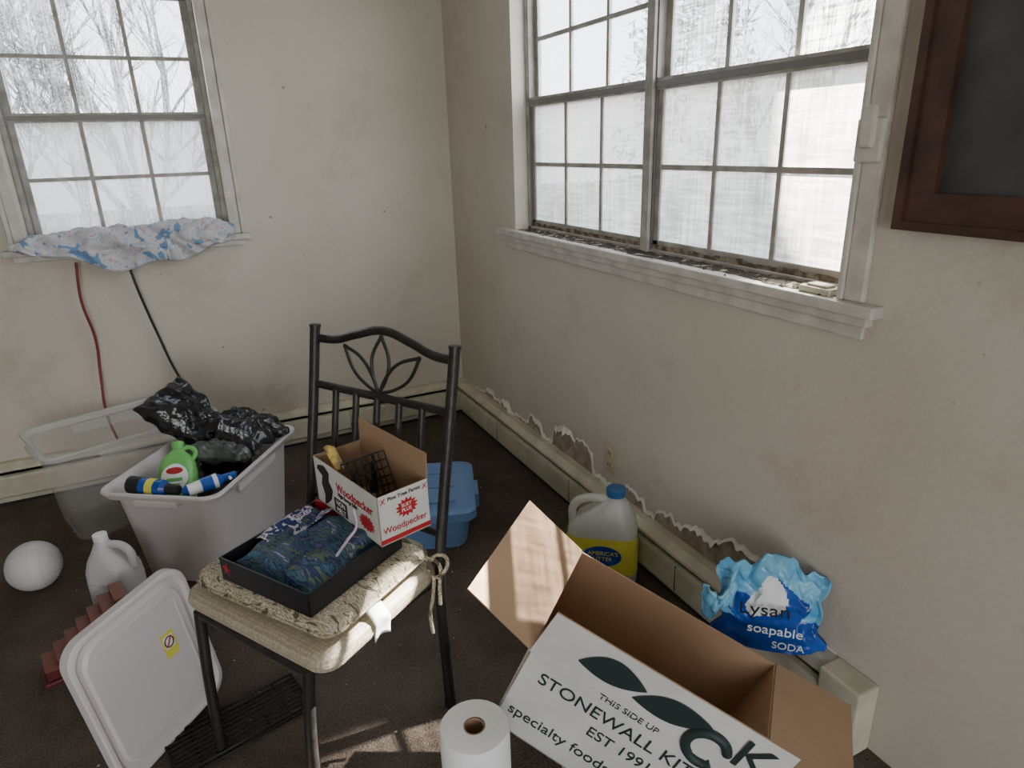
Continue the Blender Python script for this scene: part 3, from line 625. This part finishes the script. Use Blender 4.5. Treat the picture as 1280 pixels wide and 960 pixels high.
def leafc(nm,tip,wid):
    bx,bz=0,zm+.008; tx,tz=tip; dx,dz=tx-bx,tz-bz; ln=math.hypot(dx,dz); nx,nz_=-dz/ln,dx/ln
    P=lambda t,k:(bx+dx*t+nx*k,yb(bz+dz*t)+.006,bz+dz*t+nz_*k)
    tube(nm,[P(0,0),P(.3,wid*.8),P(.6,wid),P(1,0)],.0048,C,ch); tube(nm+'_b',[P(0,0),P(.3,-wid*.8),P(.6,-wid),P(1,0)],.0048,C,ch)
leafc('leaf_center',(0,1.030),.030)
leafc('leaf_left',(-.135,.990),.026)
leafc('leaf_right',(.135,.990),.026)
def sring(hx,hf,hb,z):
    out=[]
    for (x,y,z_) in rrect(.258,.210,.05,z,n=7):
        k=(1-.06*(y+.208)/.416)
        out.append((x*hx*k,y*(hf if y<0 else hb),z_))
    return out
loft('seat_pad',[sring(.93,.93,.9,.432),sring(.99,.99,.95,.436),sring(1.01,1.01,.96,.450),sring(.99,.99,.95,.468),sring(.94,.93,.90,.476),sring(.7,.7,.7,.482),sring(.3,.3,.3,.483)],M['vinyl'],ch)
cu=empty('seat_cushion',ch.matrix_basis@RZ((0.0,.0,.482),3))
def cring(kx,ky,z,s):
    out=[]
    for i,(x,y,z_) in enumerate(rrect(.228*kx,.182*ky,.045,z,n=8)):
        nn=noise.noise(Vector((x*9,y*9,s)))*.008
        out.append((x+nn,y+nn,max(.001,z_+nn*.6 if z>.01 else z_)))
    return out
loft('pad',[cring(.9,.9,.001,1),cring(.98,.98,.008,1),cring(1.02,1.02,.024,1),cring(1,1,.042,1),cring(.93,.93,.053,1),cring(.75,.75,.057,1),cring(.4,.4,.057,1),cring(.1,.1,.057,1)],M['cushion'],cu)
tube('piping',[(p[0]*1.005,p[1]*1.005,p[2]) for p in cring(1.02,1.02,.024,1)],.003,M['cushion'],cu,cyc=True,smooth=False)
def tag(u_,v_): return (.215+.038*min(1,v_*2.2)+.004*math.sin(v_*5),-.07+.055*u_,.030-.095*v_+.010*math.sin(u_*4))
grid('care_tag',6,10,tag,M['white'],cu,solid=.0008)
tube('tie_a',[(.225,.17,.02),(.262,.15,-.01),(.272,.13,-.06),(.262,.125,-.12),(.27,.12,-.17)],.005,M['cushion'],cu)
tube('tie_b',[(.225,.17,.02),(.268,.17,.005),(.280,.15,-.04),(.285,.14,-.09)],.005,M['cushion'],cu)
tube('tie_loop',[(.24,.17,.01),(.275,.19,.02),(.285,.16,-.01),(.255,.155,-.02)],.005,M['cushion'],cu,cyc=True)
# shoe box
sb=empty('shoe_box',ch.matrix_basis@RZ((.035,-.018,.5415),1))
a_,b_,hh=.148,.155,.060
for nm,q,nr in (('side_front',[(-a_,-b_,0),(a_,-b_,0),(a_,-b_,hh),(-a_,-b_,hh)],(0,-1,0)),('side_back',[(a_,b_,0),(-a_,b_,0),(-a_,b_,hh),(a_,b_,hh)],(0,1,0)),
    ('side_left',[(-a_,b_,0),(-a_,-b_,0),(-a_,-b_,hh),(-a_,b_,hh)],(-1,0,0)),('side_right',[(a_,-b_,0),(a_,b_,0),(a_,b_,hh),(a_,-b_,hh)],(1,0,0)),('base',[(-a_,-b_,0),(a_,-b_,0),(a_,b_,0),(-a_,b_,0)],(0,0,-1))):
    sheet(nm,q,nr,M['blackbox'],M['blackbox'] if nm!='side_back' else M['red'],sb,.003)
boxes('red_lining',[((-a_+.004,b_-.012,.03),(-.02,b_-.004,hh+.004))],M['red'],sb)
mk('emblem',[(x*.35-.128,-b_-.0006,.034+z*.35) for x,z in ((0,.03),(.02,.05),(.01,.01),(.05,0),(.01,-.01),(.03,-.05),(0,-.02),(-.03,-.05),(-.01,-.01),(-.04,.01),(-.01,.02))],[tuple(range(11))],M['red'],sb,solid=.0006)
def clf(u_,v_):
    x=-a_+.008+(2*a_-.016)*u_; y=-b_+.008+(2*b_-.016)*v_
    edge_=min(u_,1-u_,v_,1-v_)*8
    return (x,y,.022+min(1,edge_)*(.036+.018*noise.noise(Vector((x*16+y*5,y*7,3)))+.012*(1-2*abs(noise.noise(Vector((x*22,y*12,5)))))))
grid('folded_cloth',60,60,clf,M['darkcloth'],sb)
def nap(u_,v_): return (-.135+.085*u_+.01*v_,-.06+.17*v_,.060+.01*math.sin(u_*5+v_*3)+.012*v_)
grid('printed_napkin',14,14,nap,M['napkin'],sb,solid=.001)
tube('ribbon',[(.10,-.02,.062),(.09,.03,.075),(.098,.055,.10),(.090,.060,.145)],.0035,mat('ribbon_lilac',(.58,.48,.58),.6),sb)
# printed small carton
ang=math.degrees(math.atan2(.038,.136))
kb=empty('bird_food_box',RZ((-1.066,-2.165,.606),ang))
w_,l_,h_=.142,.325,.132
WP=M['cardw']; K=M['card']
sheet('front',[(0,0,0),(w_,0,0),(w_,0,h_),(0,0,h_)],(0,-1,0),WP,K,kb,.002)
sheet('left',[(0,l_,0),(0,0,0),(0,0,h_),(0,l_,h_)],(-1,0,0),WP,K,kb,.002)
sheet('right',[(w_,0,0),(w_,l_,0),(w_,l_,h_),(w_,0,h_)],(1,0,0),WP,K,kb,.002)
sheet('rear',[(w_,l_,0),(0,l_,0),(0,l_,h_),(w_,l_,h_)],(0,1,0),WP,K,kb,.002)
sheet('base',[(0,0,0),(w_,0,0),(w_,l_,0),(0,l_,0)],(0,0,-1),WP,K,kb,.002)
sheet('flap_right',[(w_,0,h_),(w_,l_,h_),(w_+.004,l_,h_+.066),(w_+.004,0,h_+.066)],(1,0,0),WP,K,kb,.002)
boxes('red_stripe',[((.0,-.0012,.004),(w_,-.0004,.016))],M['red'],kb)
F1=lambda x,z:frame((x,-.0014,z),(1,0,0),(0,0,1),(0,-1,0))
text('front_name','Woodpecker',.024,F1(.008,.030),M['red'],kb,sx=.95); text('front_top','Pine Tree Farms',.014,F1(.026,.114),M['inkb'],kb)
text('front_mark_l','X',.020,F1(.006,.110),M['red'],kb); text('front_mark_r','X',.020,F1(.124,.110),M['red'],kb)
def burst(nm,fn):
    pts=[]
    for i in range(28):
        r=.026 if i%2 else .018; a=2*math.pi*i/28; pts.append(fn(r*1.25*math.cos(a),r*math.sin(a)))
    mk(nm,pts,[tuple(range(28))],M['red'],kb,solid=.0006)
burst('front_burst',lambda x,z:(.078+x,-.0012,.080+z))
text('burst_text','SUET\nPLUS',.013,F1(.062,.083),M['white'],kb)
F2=lambda y,z:frame((-.0014,y,z),(0,-1,0),(0,0,1),(-1,0,0))
text('left_name','Woodpecker',.034,F2(.205,.074),M['red'],kb,sx=.98)
burst('left_burst',lambda x,z:(-.0012,.060-x*1.2,.040+z*.9))
text('left_small','High Energy Suet',.014,F2(.20,.060),M['inkb'],kb)
bird=[(0,.1),(.03,.108),(.05,.095),(.045,.07),(.06,.05),(.05,.02),(.03,.0),(.015,-.01),(.02,.02),(.01,.05),(.018,.075),(-.005,.088)]
mk('bird_print',[(-.0014,.30-x*1.2,.014+z*1.0) for x,z in bird],[tuple(range(len(bird)))],M['inkb'],kb,solid=.0006)
boxes('warning_panel',[((-.0016,.160,.008),(-.0005,.225,.048))],M['inkb'],kb); text('panel_text','NON\nMELT',.02,F2(.215,.031),M['white'],kb)
cg=empty('suet_cage',kb.matrix_basis@Matrix.Translation((.07,.16,.10))@Matrix.Rotation(math.radians(-25),4,'X')@Matrix.Rotation(math.radians(15),4,'Z'))
s_=.055
for yy in (-.022,.022):
    for i in range(6):
        t_=-s_+2*s_*i/5
        tube('wire_v',[(t_,yy,-s_),(t_,yy,s_)],.0015,M['wire'],cg,smooth=False,res=1); tube('wire_h',[(-s_,yy,t_),(s_,yy,t_)],.0015,M['wire'],cg,smooth=False,res=1)
for i in range(6):
    t_=-s_+2*s_*i/5
    for z_ in (-s_,s_):
        tube('wire_d',[(t_,-.022,z_),(t_,.022,z_)],.0015,M['wire'],cg,smooth=False,res=1); tube('wire_e',[(z_,-.022,t_),(z_,.022,t_)],.0015,M['wire'],cg,smooth=False,res=1)
def yl(u_,v_): return (.012+.03*u_,.22+.06*v_,.115+.05*v_+.004*math.sin(u_*5))
grid('yellow_label_card',6,6,yl,mat('yellow_card',(.68,.45,.08),.5,col2=(.1,.09,.08),vscale=40),kb,solid=.001)
random.seed(3); vs=[];fs=[]
for i in range(90):
    x=random.uniform(-2.4,-.15); y=random.uniform(-2.9,-.2); r=random.uniform(.0015,.005); o=len(vs); a0=random.uniform(0,6)
    for k in range(4): vs.append((x+r*math.cos(a0+k*1.57)*random.uniform(.6,1.4),y+r*math.sin(a0+k*1.57),.001))
    vs.append((x,y,.001+r*.6)); fs+=[(o,o+1,o+4),(o+1,o+2,o+4),(o+2,o+3,o+4),(o+3,o,o+4),(o,o+3,o+2,o+1)]
mk('floor_crumbs',vs,fs,M['ivory'])
# ---------------------------------------------------------------- outdoors
boxes('ground',[((-30,-25,-.9),(30,30,-.6))],M['lawn'])
def tree(name,base,hgt,seed,r0=.10):
    random.seed(seed); cu=bpy.data.curves.new(name,'CURVE'); cu.dimensions='3D'; cu.bevel_depth=1; cu.bevel_resolution=1
    def br(p,d,ln,r,lv):
        s=cu.splines.new('POLY'); n=5; s.points.add(n); q=Vector(p); dd=Vector(d)
        for i in range(n+1):
            s.points[i].co=(*q,1); s.points[i].radius=r*(1-.6*i/n)
            dd=(dd+Vector((random.uniform(-.16,.16),random.uniform(-.16,.16),random.uniform(-.05,.12)))).normalized()
            if lv<4 and i>0:
                for k in range(2 if lv else 3):
                    if random.random()<.75:
                        nd_=(dd+Vector((random.uniform(-1,1),random.uniform(-1,1),random.uniform(-.1,.7)))).normalized(); br(q,nd_,ln*.5,r*(1-.6*i/n)*.55,lv+1)
            q=q+dd*ln/n
    br(base,(0,0,1),hgt,r0,0); cu.materials.append(M['bark']); o=bpy.data.objects.new(name,cu); COL.objects.link(o); return o
tree('bare_tree',(-1.6,6.5,-.7),6,1); tree('bare_tree',(-3.4,7.5,-.7),6.5,2); tree('bare_tree',(-.2,8.5,-.7),6,5); tree('bare_tree',(-2.6,10.,-.7),7,8)
tree('bare_tree',(7,1.0,-.7),6,3); tree('bare_tree',(8.,-1.5,-.7),6.5,4); tree('bare_tree',(6.5,3.5,-.7),6.,6)
def ever(base,h,r,seed):
    random.seed(seed); vs=[];fs=[]
    for i in range(2600):
        t=random.random()**.8; z=base[2]+h*t; rr_=r*(1-t*.75)*random.random()**.4; a=random.uniform(0,6.283)
        c=Vector((base[0]+rr_*math.cos(a),base[1]+rr_*math.sin(a),z)); d=Vector((random.uniform(-1,1),random.uniform(-1,1),random.uniform(-.6,.6))).normalized()*.22; w_2=d.cross(Vector((0,0,1))).normalized()*.045
        o=len(vs); vs+=[c-w_2,c+w_2,c+d]; fs.append((o,o+1,o+2))
    mk('evergreen_tree',vs,fs,M['ever'])
ever((5.2,4.2,-.6),6,1.2,5); ever((6.6,6.2,-.6),7,1.5,6)
# ---------------------------------------------------------------- light
w=bpy.data.worlds.new('sky'); SC.world=w; w.use_nodes=True; N=w.node_tree.nodes; Lk=w.node_tree.links
bg=N['Background']; tc=N.new('ShaderNodeTexCoord'); sp=N.new('ShaderNodeSeparateXYZ'); Lk.new(tc.outputs['Generated'],sp.inputs[0])
rp=N.new('ShaderNodeValToRGB'); rp.color_ramp.elements[0].position=.0; rp.color_ramp.elements[0].color=(.95,.97,1,1); rp.color_ramp.elements[1].position=.8; rp.color_ramp.elements[1].color=(.50,.70,1,1)
Lk.new(sp.outputs['Z'],rp.inputs[0]); Lk.new(rp.outputs[0],bg.inputs['Color']); bg.inputs['Strength'].default_value=5.5
def area(name,loc,rot,sx,sy,pw,col=(1,1,1)):
    l=bpy.data.lights.new(name,'AREA'); l.shape='RECTANGLE'; l.size=sx; l.size_y=sy; l.energy=pw; l.color=col
    o=bpy.data.objects.new(name,l); COL.objects.link(o); o.location=loc; o.rotation_euler=rot; return o
area('daylight_window_right',(.40,-1.63,1.75),(0,math.radians(80),0),1.3,1.8,48,(1,.99,.97))
area('daylight_window_left',(-1.55,.40,1.75),(math.radians(-80),0,0),.9,1.3,14,(.95,.98,1))
area('fill_behind_camera',(-2.0,-5.9,1.2),(math.radians(90),0,0),2.3,1.9,26,(1,.97,.93))  # added lamp inside the room, standing for unseen windows behind the camera
sl=bpy.data.lights.new('sun_shaft','SPOT'); sl.energy=60000; sl.spot_size=math.radians(5.2); sl.spot_blend=.10; sl.shadow_soft_size=.03; sl.color=(1,.96,.88)
so=bpy.data.objects.new('sun_shaft',sl); COL.objects.link(so)
tgt=Vector((-.86,-2.41,.42)); d=Vector((-.8,0.0,-.95)).normalized(); so.location=tgt-d*7; so.rotation_euler=d.to_track_quat('-Z','Y').to_euler()
# ---------------------------------------------------------------- camera
cam=bpy.data.cameras.new('camera'); co=bpy.data.objects.new('camera',cam); COL.objects.link(co); SC.camera=co
yaw,pitch,roll=.4453,.3434,-.0323
fwd=Vector((math.sin(yaw)*math.cos(pitch),math.cos(yaw)*math.cos(pitch),-math.sin(pitch))); right=Vector((math.cos(yaw),-math.sin(yaw),0)); upv=right.cross(fwd)
r2=right*math.cos(roll)+upv*math.sin(roll); u2=-right*math.sin(roll)+upv*math.cos(roll)
co.matrix_world=frame((-1.3672,-3.5436,1.5),r2,u2,-fwd)
cam.sensor_width=36; cam.lens=837*36/1280; cam.clip_start=.02; cam.clip_end=200
